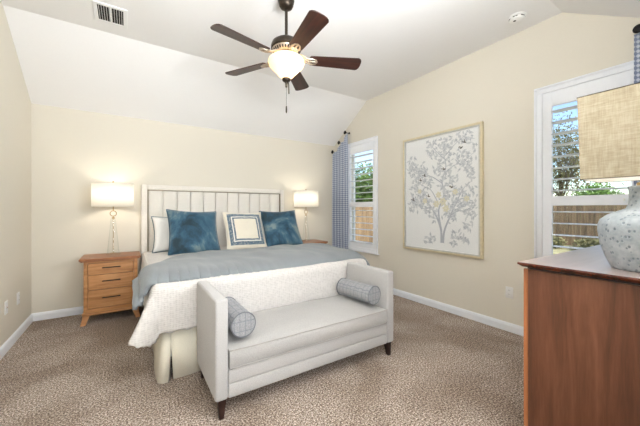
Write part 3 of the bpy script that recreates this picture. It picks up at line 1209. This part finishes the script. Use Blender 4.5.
def bolster(label, loc, rz):
    t = thing('bolster_pillow', label, 'bolster', loc, rz, 'grey check bolsters on the settee')
    r, L = .077, .39
    rx = Matrix.Rotation(R(-90), 4, 'X')
    bm = NB()
    prof = [(0, 0), (r * .5, -.003), (r * .93, 0), (r, .008)] + [(r + .003 * math.sin(k * 1.9), .008 + (L - .016) * k / 16) for k in range(1, 16)] + [(r, L - .008), (r * .93, L), (r * .5, L + .003), (0, L)]
    lathe(bm, prof, 40, rx)
    obj('cover', bm, 'bolster', t, smooth=50)
    for y in (.004, L - .004):
        bm = NB()
        tube(bm, [((r + .001) * math.cos(2 * PI * k / 40), y, (r + .001) * math.sin(2 * PI * k / 40)) for k in range(40)], .004, 6, closed=True)
        obj('piping', bm, 'bolster_piping', t, smooth=True)
    return t
bolster('grey blue check bolster leaning on the left arm of the settee', (.617, 1.835, .523), 0)
bolster('grey blue check bolster by the right arm of the settee, set askew', (1.755, 1.845, .523), R(7))

# ------------------------------------------------------------------ dresser with lamp
dr = thing('dresser', 'walnut dresser with dark glossy top below the near window', 'dresser', (1.776, .73, 0))
bx1, by0 = 1.36, -.52
bm = NB()
poly = [(-.03, .018), (1.39, .018), (1.39, by0 - .02), (-.03, by0 - .02)]
b = bmesh.new()
lo = [b.verts.new((x * 1 + (.018 if x < 0 else -.018), y - (.018 if y > 0 else -.018), .952)) for x, y in poly]
hi = [b.verts.new((x, y, .966)) for x, y in poly]
tp = [b.verts.new((x, y, .972)) for x, y in poly]
tq = [b.verts.new((x + (.003 if x < 0 else -.003), y - (.003 if y > 0 else -.003), .975)) for x, y in poly]
b.faces.new(lo)
for A, B in ((lo, hi), (hi, tp), (tp, tq)):
    for i in range(4):
        j = (i + 1) % 4
        b.faces.new((A[i], A[j], B[j], B[i]))
bmesh.ops.recalc_face_normals(b, faces=b.faces[:])
merge(bm, b)
obj('top', bm, 'walnut_top', dr)
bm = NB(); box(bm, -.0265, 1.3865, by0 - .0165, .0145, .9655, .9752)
obj('top_surface', bm, 'top_reflection', dr)
bm = NB(); box(bm, .012, bx1 - .012, by0 + .01, -.014, .941, .9515)
obj('shadow_gap_strip', bm, 'espresso', dr)
for x in (0, bx1 - .02):
    bm = NB(); box(bm, x, x + .02, by0, -.021, .1, .94, .001)
    obj('side_panel', bm, 'walnut', dr)
    bm = NB(); box(bm, x, x + .02, -.02, 0, .1, .94, .001)
    obj('edge_band', bm, 'walnut_edge', dr)
bm = NB()
box(bm, .021, bx1 - .021, by0, by0 + .01, .1, .94)
box(bm, .021, bx1 - .021, by0 + .011, -.021, .1, .12)
box(bm, .021, bx1 - .021, by0 + .011, -.021, .925, .94)
obj('carcass', bm, 'walnut', dr)
for c in range(2):
    for r_ in range(4):
        x0 = .024 + c * .657
        z0 = .124 + r_ * .2
        bm = NB(); box(bm, x0, x0 + .652, -.02, -.001, z0, z0 + .196, .0015)
        box(bm, x0 + .02, x0 + .63, by0 + .03, -.021, z0 + .01, z0 + .15)
        d = obj('drawer', bm, 'walnut_edge', dr)
        bm = NB()
        tube(bm, [(x0 + .226, .026, z0 + .11), (x0 + .426, .026, z0 + .11)], .006, 8)
        for s in (.246, .406):
            tube(bm, [(x0 + s, .025, z0 + .11), (x0 + s, -.001, z0 + .11)], .005, 8)
        obj('handle', bm, 'black_metal', d, smooth=50)
for (x, y) in ((.04, -.05), (bx1 - .04, -.05), (.04, by0 + .05), (bx1 - .04, by0 + .05)):
    bm = NB(); frustum(bm, (x, y, 0), (.016, .016), (x, y, .0995), (.026, .026), .002)
    obj('leg', bm, 'espresso', dr)

lp = thing('table_lamp', 'large pitted grey ceramic lamp with rectangular linen shade on the dresser', 'table lamp', (2.0, .33, .9755))
bm = NB()
prof = [(0, 0), (.098, 0), (.106, .006), (.128, .055), (.146, .115), (.154, .175), (.154, .205), (.146, .232), (.120, .255), (.085, .272),
        (.056, .285), (.047, .305), (.045, .34), (.046, .372), (.050, .384), (.048, .39), (0, .39)]
lathe(bm, prof, 64)
obj('ceramic_base', bm, 'ceramic', lp, smooth=True)
bm = NB(); lathe(bm, [(0, .391), (.02, .391), (.02, .405), (.006, .41), (.006, .47), (.016, .475), (.016, .53), (0, .53)], 20)
tube(bm, [(0, 0, .53), (0, 0, .80)], .003, 6)
obj('socket', bm, 'brass', lp, smooth=50)
def shade_ring(sx, sy, z): return [(-sx, -sy, z), (sx, -sy, z), (sx, sy, z), (-sx, sy, z)]
SB, ST = (.147, .185), (.152, .195)
def rect_shade(d):
    bm = NB()
    A = [bm.verts.new(p) for p in shade_ring(SB[0] - d, SB[1] - d, .426)]
    B = [bm.verts.new(p) for p in shade_ring(ST[0] - d, ST[1] - d, .827)]
    for i in range(4):
        j = (i + 1) % 4
        bm.faces.new((A[i], A[j], B[j], B[i]))
    return bm
sh = obj('lamp_shade', rect_shade(0), 'linen', lp)
sm = sh.modifiers.new('thick', 'SOLIDIFY'); sm.thickness = .002; sm.offset = -1
ln = obj('shade_lining', rect_shade(.0035), 'shade_lining', sh)
for (s, z) in ((ST, .827), (SB, .426)):
    bm = NB(); tube(bm, shade_ring(s[0] + .0005, s[1] + .0005, z), .0022, 6, closed=True)
    obj('shade_trim', bm, 'bronze', sh)
bm = NB()
tube(bm, [(-ST[0] + .004, 0, .80), (ST[0] - .004, 0, .80)], .002, 6)
tube(bm, [(0, -ST[1] + .004, .80), (0, ST[1] - .004, .80)], .002, 6)
lathe(bm, [(0, .80), (.01, .805), (.007, .815), (.012, .83), (0, .84)], 14)
obj('finial', bm, 'brass', lp, smooth=50)
light('bulb_light', 'POINT', (0, 0, .60), 2.2, (1, .92, .80), parent=lp, shadow_soft_size=.04)

# ------------------------------------------------------------------ curtains on short knob rods
def knob(label, y, z):
    t = thing('curtain_holdback', label, 'curtain holdback', (XR, y, z), group='dark holdbacks carrying the curtains')
    ry = Matrix.Rotation(R(-90), 4, 'Y')
    bm = NB(); lathe(bm, [(0, 0), (.02, 0), (.02, .008), (.009, .012), (.008, .014), (0, .014)], 24, ry)
    obj('wall_plate', bm, 'black_metal', t, smooth=45)
    bm = NB(); lathe(bm, [(0, .0145), (.007, .0145), (.007, .082), (0, .082)], 16, ry)
    obj('stem', bm, 'black_metal', t, smooth=45)
    bm = NB(); lathe(bm, [(0, .0825), (.014, .083), (.030, .089), (.033, .097), (.028, .105), (.012, .110), (0, .111)], 28, ry)
    obj('knob_face', bm, 'black_metal', t, smooth=45)
    return t
KA = [(4.465, 2.312), (4.268, 2.448), (4.085, 2.592)]
knob('dark round curtain holdback lowest of three, at the back corner', *KA[0])
knob('dark round curtain holdback in the middle of three above the curtain', *KA[1])
knob('dark round curtain holdback highest of three, beside the far window', *KA[2])
KB = [(.545, 2.598), (.37, 2.46), (.20, 2.33)]
knob('dark round curtain holdback at the right picture edge above the dresser lamp', *KB[0])
knob('dark round curtain holdback second from the dresser lamp window, carrying the near curtain', *KB[1])
knob('dark round curtain holdback third and lowest one carrying the near curtain', *KB[2])

def curtain(label, K, y0, y1):
    """panel hung from three knobs whose heights follow the sloped ceiling; u runs from y0 to y1"""
    loc = (XR - .064, (y0 + y1) / 2, 0)
    ks = sorted(K)
    def top(y):
        if y <= ks[0][0]: return ks[0][1] + (ks[0][0] - y) * (ks[0][1] - ks[1][1]) / (ks[1][0] - ks[0][0]) * .2
        for (a, b) in zip(ks[:-1], ks[1:]):
            if y <= b[0]:
                s = (y - a[0]) / (b[0] - a[0])
                return a[1] + (b[1] - a[1]) * s - .045 * math.sin(PI * s)
        return ks[-1][1] - (y - ks[-1][0]) * .5
    bm = NB()
    nu, nv = 110, 60
    uvl = bm.loops.layers.uv.new('UVMap')
    vs, uvs = [], []
    arc = 0
    for i in range(nu + 1):
        u = i / nu
        y = y0 + (y1 - y0) * u
        row, ur = [], []
        for j in range(nv + 1):
            v = j / nv
            zt = top(y) - .008
            z = .012 + (zt - .012) * v
            amp = .014 + .010 * min(1, (1 - v) * 2.5)
            x = amp * math.sin(u * 2 * PI * 4.5 + .6 * math.sin(v * 3)) + .004 * nz(u * 6, v * 3, 2)
            row.append(bm.verts.new((x, y - loc[1], z)))
            ur.append((u * (y1 - y0) * 1.5, z))
        vs.append(row); uvs.append(ur)
    for i in range(nu):
        for j in range(nv):
            f = bm.faces.new((vs[i][j], vs[i + 1][j], vs[i + 1][j + 1], vs[i][j + 1]))
            for lp_, (a, b_) in zip(f.loops, ((i, j), (i + 1, j), (i + 1, j + 1), (i, j + 1))):
                lp_[uvl].uv = uvs[a][b_]
    o = obj('curtain', bm, 'curtain', loc=loc, smooth=True)
    return tag(o, label, 'curtain', 'blue trellis curtains')
curtain('blue and white trellis curtain between the far window and back corner', KA, 4.055, 4.505)
curtain('blue and white trellis curtain at the right picture edge above the shade', KB, .16, .575)

# ------------------------------------------------------------------ framed print
YA0, YA1, ZA0, ZA1 = 1.732, 2.839, .705, 2.215
ya, za = (YA0 + YA1) / 2, (ZA0 + ZA1) / 2
aw, ah = (YA1 - YA0) / 2, (ZA1 - ZA0) / 2
art = thing('framed_print', 'large framed grey print of a blossoming tree on the right wall', 'framed picture', (XR - .002, ya, ZA0))
FD, FW = .042, .026
bm = NB()
box(bm, -FD, 0, -aw, aw, 0, FW, .003)
box(bm, -FD, 0, -aw, aw, 2 * ah - FW, 2 * ah, .003)
box(bm, -FD, 0, -aw, -aw + FW, FW, 2 * ah - FW, .003)
box(bm, -FD, 0, aw - FW, aw, FW, 2 * ah - FW, .003)
obj('frame', bm, 'gold_frame', art)
bm = NB()
box(bm, -FD + .004, -.012, -aw + FW, aw - FW, FW, FW + .014)
box(bm, -FD + .004, -.012, -aw + FW, aw - FW, 2 * ah - FW - .014, 2 * ah - FW)
box(bm, -FD + .004, -.012, -aw + FW, -aw + FW + .014, FW + .014, 2 * ah - FW - .014)
box(bm, -FD + .004, -.012, aw - FW - .014, aw - FW, FW + .014, 2 * ah - FW - .014)
obj('inner_fillet', bm, 'silver_frame', art)
bm = NB(); box(bm, -.016, -.006, -aw + FW, aw - FW, FW, 2 * ah - FW)
obj('paper', bm, 'art_paper', art)
bm = NB(); box(bm, -.024, -.0225, -aw + FW + .0145, aw - FW - .0145, FW + .0145, 2 * ah - FW - .0145)
obj('glazing', bm, 'art_glass', art)

ra = random.Random(21)
branches, leafs, leafd, blooms, birds = NB(), NB(), NB(), NB(), NB()
XP = -.0163
# print coordinates: p = 0..1 left to right as seen from the room (left = larger y), q = 0..1 upwards
pw, ph = 2 * (aw - FW - .02), 2 * (ah - FW - .02)
def PP(p, q, lift=0):
    return Vector((XP - lift - .0002, pw / 2 - p * pw, FW + .02 + q * ph))
def stroke(pts, r0, r1, bm=branches):
    P = [PP(*p) for p in pts]
    # Catmull-Rom resample
    out = []
    for i in range(len(P) - 1):
        a, b, c, d = P[max(i - 1, 0)], P[i], P[i + 1], P[min(i + 2, len(P) - 1)]
        for k in range(8):
            s = k / 8
            out.append(.5 * ((2 * b) + (c - a) * s + (2 * a - 5 * b + 4 * c - d) * s * s + (3 * b - a - 3 * c + d) * s ** 3))
    out.append(P[-1])
    n = len(out)
    L, Rr = [], []
    for i, p in enumerate(out):
        d = out[min(i + 1, n - 1)] - out[max(i - 1, 0)]
        nrm = Vector((0, -d.z, d.y)).normalized()
        r = r0 + (r1 - r0) * i / (n - 1)
        L.append(bm.verts.new(p + nrm * r)); Rr.append(bm.verts.new(p - nrm * r))
    for i in range(n - 1):
        bm.faces.new((L[i], L[i + 1], Rr[i + 1], Rr[i]))
    return out
def leaf(bm, c, ang, ln, wd, lift):
    d = Vector((0, math.cos(ang), math.sin(ang))); n = Vector((0, -d.z, d.y))
    c = c + Vector((-lift, 0, 0))
    vs = [bm.verts.new(c - d * ln / 2), bm.verts.new(c + n * wd / 2), bm.verts.new(c + d * ln * .2 + n * wd * .35), bm.verts.new(c + d * ln / 2), bm.verts.new(c + d * ln * .2 - n * wd * .35), bm.verts.new(c - n * wd / 2)]
    bm.faces.new(vs)
lim = lambda c: abs(c.y) < pw / 2 - .02 and FW + .035 < c.z < FW + ph
def cluster(p, q, rp, n, lift0=.0002):
    c0 = PP(p, q)
    for k in range(n):
        a = ra.uniform(0, 2 * PI); r = rp * math.sqrt(ra.random())
        c = c0 + Vector((0, r * math.cos(a), r * math.sin(a)))
        if lim(c):
            leaf(leafs, c, ra.uniform(0, 2 * PI), ra.uniform(.045, .085), ra.uniform(.018, .032), lift0 + ra.uniform(0, .0012) + .0004)
            if k % 2:
                leaf(leafd, c, ra.uniform(0, 2 * PI), ra.uniform(.03, .05), ra.uniform(.007, .014), .0018)
def flower(p, q, r, bm=blooms):
    c = PP(p, q)
    for k in range(6):
        a = 2 * PI * k / 6 + p * 9
        leaf(bm, c + Vector((0, math.cos(a), math.sin(a))) * r * .55, a, r, r * .62, .002 + .0001 * k)
main = [
    ([(.54, .06), (.53, .18), (.46, .30), (.36, .40), (.27, .46), (.15, .50)], .016, .004),
    ([(.56, .06), (.58, .17), (.66, .30), (.73, .40), (.80, .44), (.93, .42)], .014, .004),
    ([(.54, .16), (.50, .34), (.57, .46), (.55, .60), (.60, .72), (.58, .83), (.64, .92)], .012, .003),
    ([(.55, .58), (.42, .64), (.28, .68), (.16, .72), (.08, .80)], .007, .002),
    ([(.57, .66), (.70, .72), (.82, .74), (.93, .80)], .006, .002),
    ([(.59, .78), (.48, .86), (.40, .92)], .005, .002),
    ([(.60, .82), (.72, .90), (.84, .95)], .005, .002),
    ([(.50, .40), (.40, .52), (.30, .56), (.20, .60)], .006, .002),
    ([(.62, .28), (.76, .34), (.88, .33)], .006, .002),
    ([(.73, .40), (.82, .52), (.92, .58)], .006, .002),
    ([(.40, .37), (.28, .36), (.16, .40)], .006, .002),
]
for n_, (pts, a, b) in enumerate(main):
    stroke([(p, q, .0003 * n_) for p, q in pts], a, b)
    for (p, q) in pts[2:]:
        cluster(p, q, .11, 16)
for (p, q, r, n) in ((.10, .74, .1, 26), (.16, .64, .09, 18), (.30, .72, .1, 22), (.42, .88, .1, 22), (.60, .93, .1, 22), (.82, .93, .07, 14), (.78, .78, .11, 24),
                     (.90, .66, .09, 18), (.48, .74, .1, 22), (.66, .62, .12, 26), (.34, .60, .09, 18), (.20, .46, .12, 30), (.34, .38, .1, 22), (.10, .38, .07, 10),
                     (.78, .46, .13, 34), (.90, .36, .09, 20), (.64, .46, .08, 16), (.70, .32, .08, 14), (.62, .84, .09, 18),
                     (.40, .09, .06, 14), (.34, .07, .05, 8), (.74, .14, .07, 16), (.84, .10, .06, 12), (.70, .07, .05, 10), (.88, .22, .06, 12)):
    cluster(p, q, r, n)
for (p, q, r) in ((.47, .40, .05), (.56, .42, .055), (.60, .36, .05), (.30, .43, .04), (.72, .50, .04), (.86, .44, .04), (.22, .52, .035), (.50, .48, .045)):
    flower(p, q, r)
for (p, q) in ((.58, .70), (.84, .90), (.80, .86), (.12, .44), (.30, .66), (.24, .62), (.68, .54), (.36, .47)):
    c = PP(p, q)
    a = ra.uniform(-.6, .6)
    leaf(birds, c, a, .05, .02, .0035)
    leaf(birds, c + Vector((0, .02 * math.cos(a + 1.1), .02 * math.sin(a + 1.1))), a + 1.2, .03, .014, .0036)
    leaf(birds, c + Vector((0, .03, .01)), a + .3, .018, .014, .0037)
obj('printed_branches', branches, 'art_branch', art)
obj('printed_leaves', leafs, 'art_leaf', art)
obj('printed_dark_leaves', leafd, 'art_leaf_dark', art)
obj('printed_blooms', blooms, 'art_bloom', art)
obj('printed_birds', birds, 'art_dark', art)

# ------------------------------------------------------------------ ceiling fan
fan = thing('ceiling_fan', 'dark bronze five blade ceiling fan with lit frosted bowl', 'ceiling fan', (1.1216, 2.2411, 0))
bm = NB(); lathe(bm, [(0, 3.0245), (.068, 3.0245), (.068, 3.012), (.064, 2.992), (.062, 2.99), (.060, 2.975), (.050, 2.955), (.03, 2.944), (.016, 2.94), (0, 2.94)], 40)
obj('canopy', bm, 'bronze', fan, smooth=35)
bm = NB(); lathe(bm, [(0, 2.939), (.0125, 2.939), (.0125, 2.70), (0, 2.70)], 20)
obj('downrod', bm, 'bronze', fan, smooth=45)
bm = NB(); lathe(bm, [(0, 2.699), (.02, 2.699), (.024, 2.692), (.05, 2.688), (.09, 2.676), (.118, 2.655), (.128, 2.628), (.128, 2.606), (.120, 2.600), (0, 2.600)], 48)
mo = obj('motor_housing', bm, 'bronze', fan, smooth=35)
bm = NB(); lathe(bm, [(0, 2.599), (.118, 2.599), (.112, 2.585), (.098, 2.568), (.085, 2.560), (0, 2.560)], 48)
vb = obj('vent_ring', bm, 'pewter', fan, smooth=35)
bm = NB()
for k in range(30):
    a = 2 * PI * k / 30
    m = Matrix.Rotation(a, 4, 'Z') @ Matrix.Translation((.107, 0, 2.580)) @ Matrix.Rotation(R(35), 4, 'Y')
    box(bm, -.002, .004, -.005, .005, -.011, .011, 0, 2, m)
obj('vent_slots', bm, 'slot', vb)
bm = NB(); lathe(bm, [(0, 2.559), (.07, 2.559), (.07, 2.552), (.085, 2.545), (.085, 2.538), (0, 2.538)], 40)
obj('light_fitter', bm, 'bronze', fan, smooth=35)
def blade_bm():
    bm = NB()
    pts = []
    r0, r1 = .205, .645
    n = 12
    def hw(x):
        s = (x - r0) / (r1 - r0)
        return .056 + .020 * s
    up, dn = [], []
    for k in range(n + 1):
        x = r0 + (r1 - .03 - r0) * k / n
        up.append((x, hw(x))); dn.append((x, -hw(x)))
    tip = [(r1 - .014, .064), (r1 - .004, .046), (r1, .02), (r1, -.02), (r1 - .004, -.046), (r1 - .014, -.064)]
    start = [(r0 - .008, -.042), (r0 - .012, -.02), (r0 - .012, .02), (r0 - .008, .042)]
    poly = up + tip + dn[::-1] + start
    prism(bm, poly, -.0035, .0035, 'z', .0012)
    return bm
def bracket_bm():
    bm = NB()
    # scrolled blade iron: two curved arms from the hub to a pierced plate under the blade root
    for s in (-1, 1):
        tube(bm, [(.088, s * .012, .034), (.12, s * .030, .026), (.15, s * .034, .008), (.18, s * .024, -.006), (.215, s * .034, -.010), (.25, s * .022, -.010), (.262, 0, -.010)], [.008, .008, .008, .007, .007, .006, .006], 8)
        tube(bm, [(.19 + .012 * math.cos(a), s * .014 + .012 * math.sin(a), -.009) for a in [2 * PI * k / 16 for k in range(16)]], .0045, 6, closed=True)
    tube(bm, [(.088, 0, .036), (.13, 0, .022), (.18, 0, -.006), (.262, 0, -.010)], [.01, .009, .007, .006], 8)
    for (x, y) in ((.215, .03), (.215, -.03), (.25, 0)):
        lathe(bm, [(0, -.018), (.006, -.017), (.007, -.012), (.007, -.004)], 12, Matrix.Translation((x, y, 0)))
    return bm
pb, pk = None, None
for k in range(5):
    if pb is None:
        bl = pb = obj('blade', blade_bm(), 'blade', fan, smooth=35)
        br = pk = obj('blade_bracket', bracket_bm(), 'pewter', bl, smooth=50)
    else:
        bl = pb.copy(); COL.objects.link(bl); bl.parent = fan
        br = pk.copy(); COL.objects.link(br); br.parent = bl
    bl.rotation_euler = (R(-12), 0, R(191.88 + 72 * k))
    bl.location = (0, 0, 2.525)
# frosted bowl, open at the top
prof = [(.095, 2.540), (.125, 2.532), (.146, 2.512), (.151, 2.490), (.145, 2.470), (.124, 2.445), (.096, 2.417), (.072, 2.393), (.056, 2.374), (.042, 2.362), (.022, 2.357)]
bm = NB(); lathe(bm, prof, 56)
bo = obj('glass_bowl', bm, 'frosted', fan, smooth=True)
sm = bo.modifiers.new('thick', 'SOLIDIFY'); sm.thickness = .003
bm = NB(); lathe(bm, [(0, 2.366), (.02, 2.366), (.036, 2.354), (.036, 2.344), (.028, 2.334), (.016, 2.328), (.010, 2.318), (.010, 2.29), (.007, 2.284), (0, 2.283)], 28)
tube(bm, [(0, 0, 2.538), (0, 0, 2.36)], .005, 8)
obj('bowl_finial', bm, 'bronze', fan, smooth=40)
bm = NB()
tube(bm, [(.016, 0, 2.335), (.022, .0, 2.31), (.024, 0, 2.235)], .0055, 8)
tube(bm, [(.0, 0, 2.284), (.0, 0, 2.13)], .0012, 6)
lathe(bm, [(0, 2.13), (.005, 2.125), (.0065, 2.10), (.0065, 2.08), (.004, 2.068), (0, 2.066)], 12)
obj('pull_chain', bm, 'bronze', fan, smooth=50)
light('bulb_light', 'POINT', (0.05, 0, 2.46), 3.5, (1, .90, .76), parent=fan, shadow_soft_size=.05)

# ------------------------------------------------------------------ ceiling register and smoke detector
vt = thing('ceiling_vent', 'white ceiling air vent with dark slots above the left wall', 'air vent', (-.128, 3.28, ZH))
bm = NB()
vx, vy = .125, .155
for (a, b, c, d) in ((-vx, vx, -vy, -vy + .03), (-vx, vx, vy - .03, vy), (-vx, -vx + .03, -vy + .03, vy - .03), (vx - .03, vx, -vy + .03, vy - .03), (-.006, .006, -vy + .03, vy - .03)):
    box(bm, a, b, c, d, -.012, -.0005, .002)
obj('frame', bm, 'white_plastic', vt)
bm = NB(); box(bm, -vx + .03, vx - .03, -vy + .03, vy - .03, -.003, -.001)
obj('backing', bm, 'slot', vt)
for (y0, y1) in ((-vy + .031, -.007), (.007, vy - .031)):
    k = -vx + .041
    while k < vx - .033:
        bm = NB()
        m = Matrix.Translation((k, (y0 + y1) / 2, -.0075)) @ Matrix.Rotation(R(78), 4, 'Y')
        box(bm, -.004, .004, -(y1 - y0) / 2, (y1 - y0) / 2, -.0012, .0012, 0, 2, m)
        obj('slat', bm, 'white_plastic', vt)
        k += .0185
sd = thing('smoke_detector', 'round white smoke detector on the ceiling near the right wall', 'smoke detector', (3.0, 1.285, ZH))
bm = NB(); lathe(bm, [(0, -.0005), (.072, -.0005), (.072, -.012), (.066, -.014), (0, -.014)], 48)
obj('base_ring', bm, 'white_plastic', sd, smooth=35)
bm = NB(); lathe(bm, [(0, -.0145), (.062, -.0145), (.062, -.026), (.054, -.036), (.03, -.042), (0, -.043)], 48)
obj('body', bm, 'white_plastic', sd, smooth=35)
bm = NB()
for k in range(18):
    a = 2 * PI * k / 18
    if k % 3 == 2: continue
    box(bm, .058, .0628, -.008, .008, -.024, -.017, 0, 2, Matrix.Rotation(a, 4, 'Z'))
obj('sensor_slot', bm, 'slot', sd)
bm = NB(); lathe(bm, [(0, -.0425), (.012, -.0425), (.012, -.0455), (0, -.046)], 16, Matrix.Translation((-.02, .01, .003)))
obj('test_button', bm, 'slot', sd, smooth=40)

# ------------------------------------------------------------------ outlets
def outlet(label, loc, rz, duplex=True, group='white wall plates'):
    t = thing('wall_outlet', label, 'wall outlet', loc, rz, group)
    bm = NB(); box(bm, -.036, .036, -.007, -.0005, -.058, .058, .0025)
    obj('cover_plate', bm, 'white_plastic', t, smooth=40)
    if duplex:
        for z in (-.02, .02):
            bm = NB(); lathe(bm, [(0, 0), (.0165, 0), (.0165, .0025), (0, .0025)], 20, Matrix.Translation((0, -.0072, z)) @ Matrix.Rotation(R(90), 4, 'X'))
            rc = obj('receptacle', bm, 'white_plastic', t)
            bm = NB()
            for x in (-.006, .006):
                box(bm, x - .001, x + .001, -.0104, -.0099, z - .001, z + .008)
            obj('slots', bm, 'slot', rc)
    else:
        bm = NB(); lathe(bm, [(0, 0), (.006, 0), (.005, .008), (0, .008)], 12, Matrix.Translation((0, -.0072, 0)) @ Matrix.Rotation(R(90), 4, 'X'))
        obj('cable_jack', bm, 'pewter', t)
    return t
outlet('white duplex outlet on the left wall, the one nearer the back corner', (XL, 4.04, .385), R(90))
outlet('white cable plate on the left wall, the one nearer the picture edge', (XL, 3.70, .39), R(90), False)
outlet('white outlet on the right wall just beside the dresser side', (XR, 1.475, .40), R(-90))
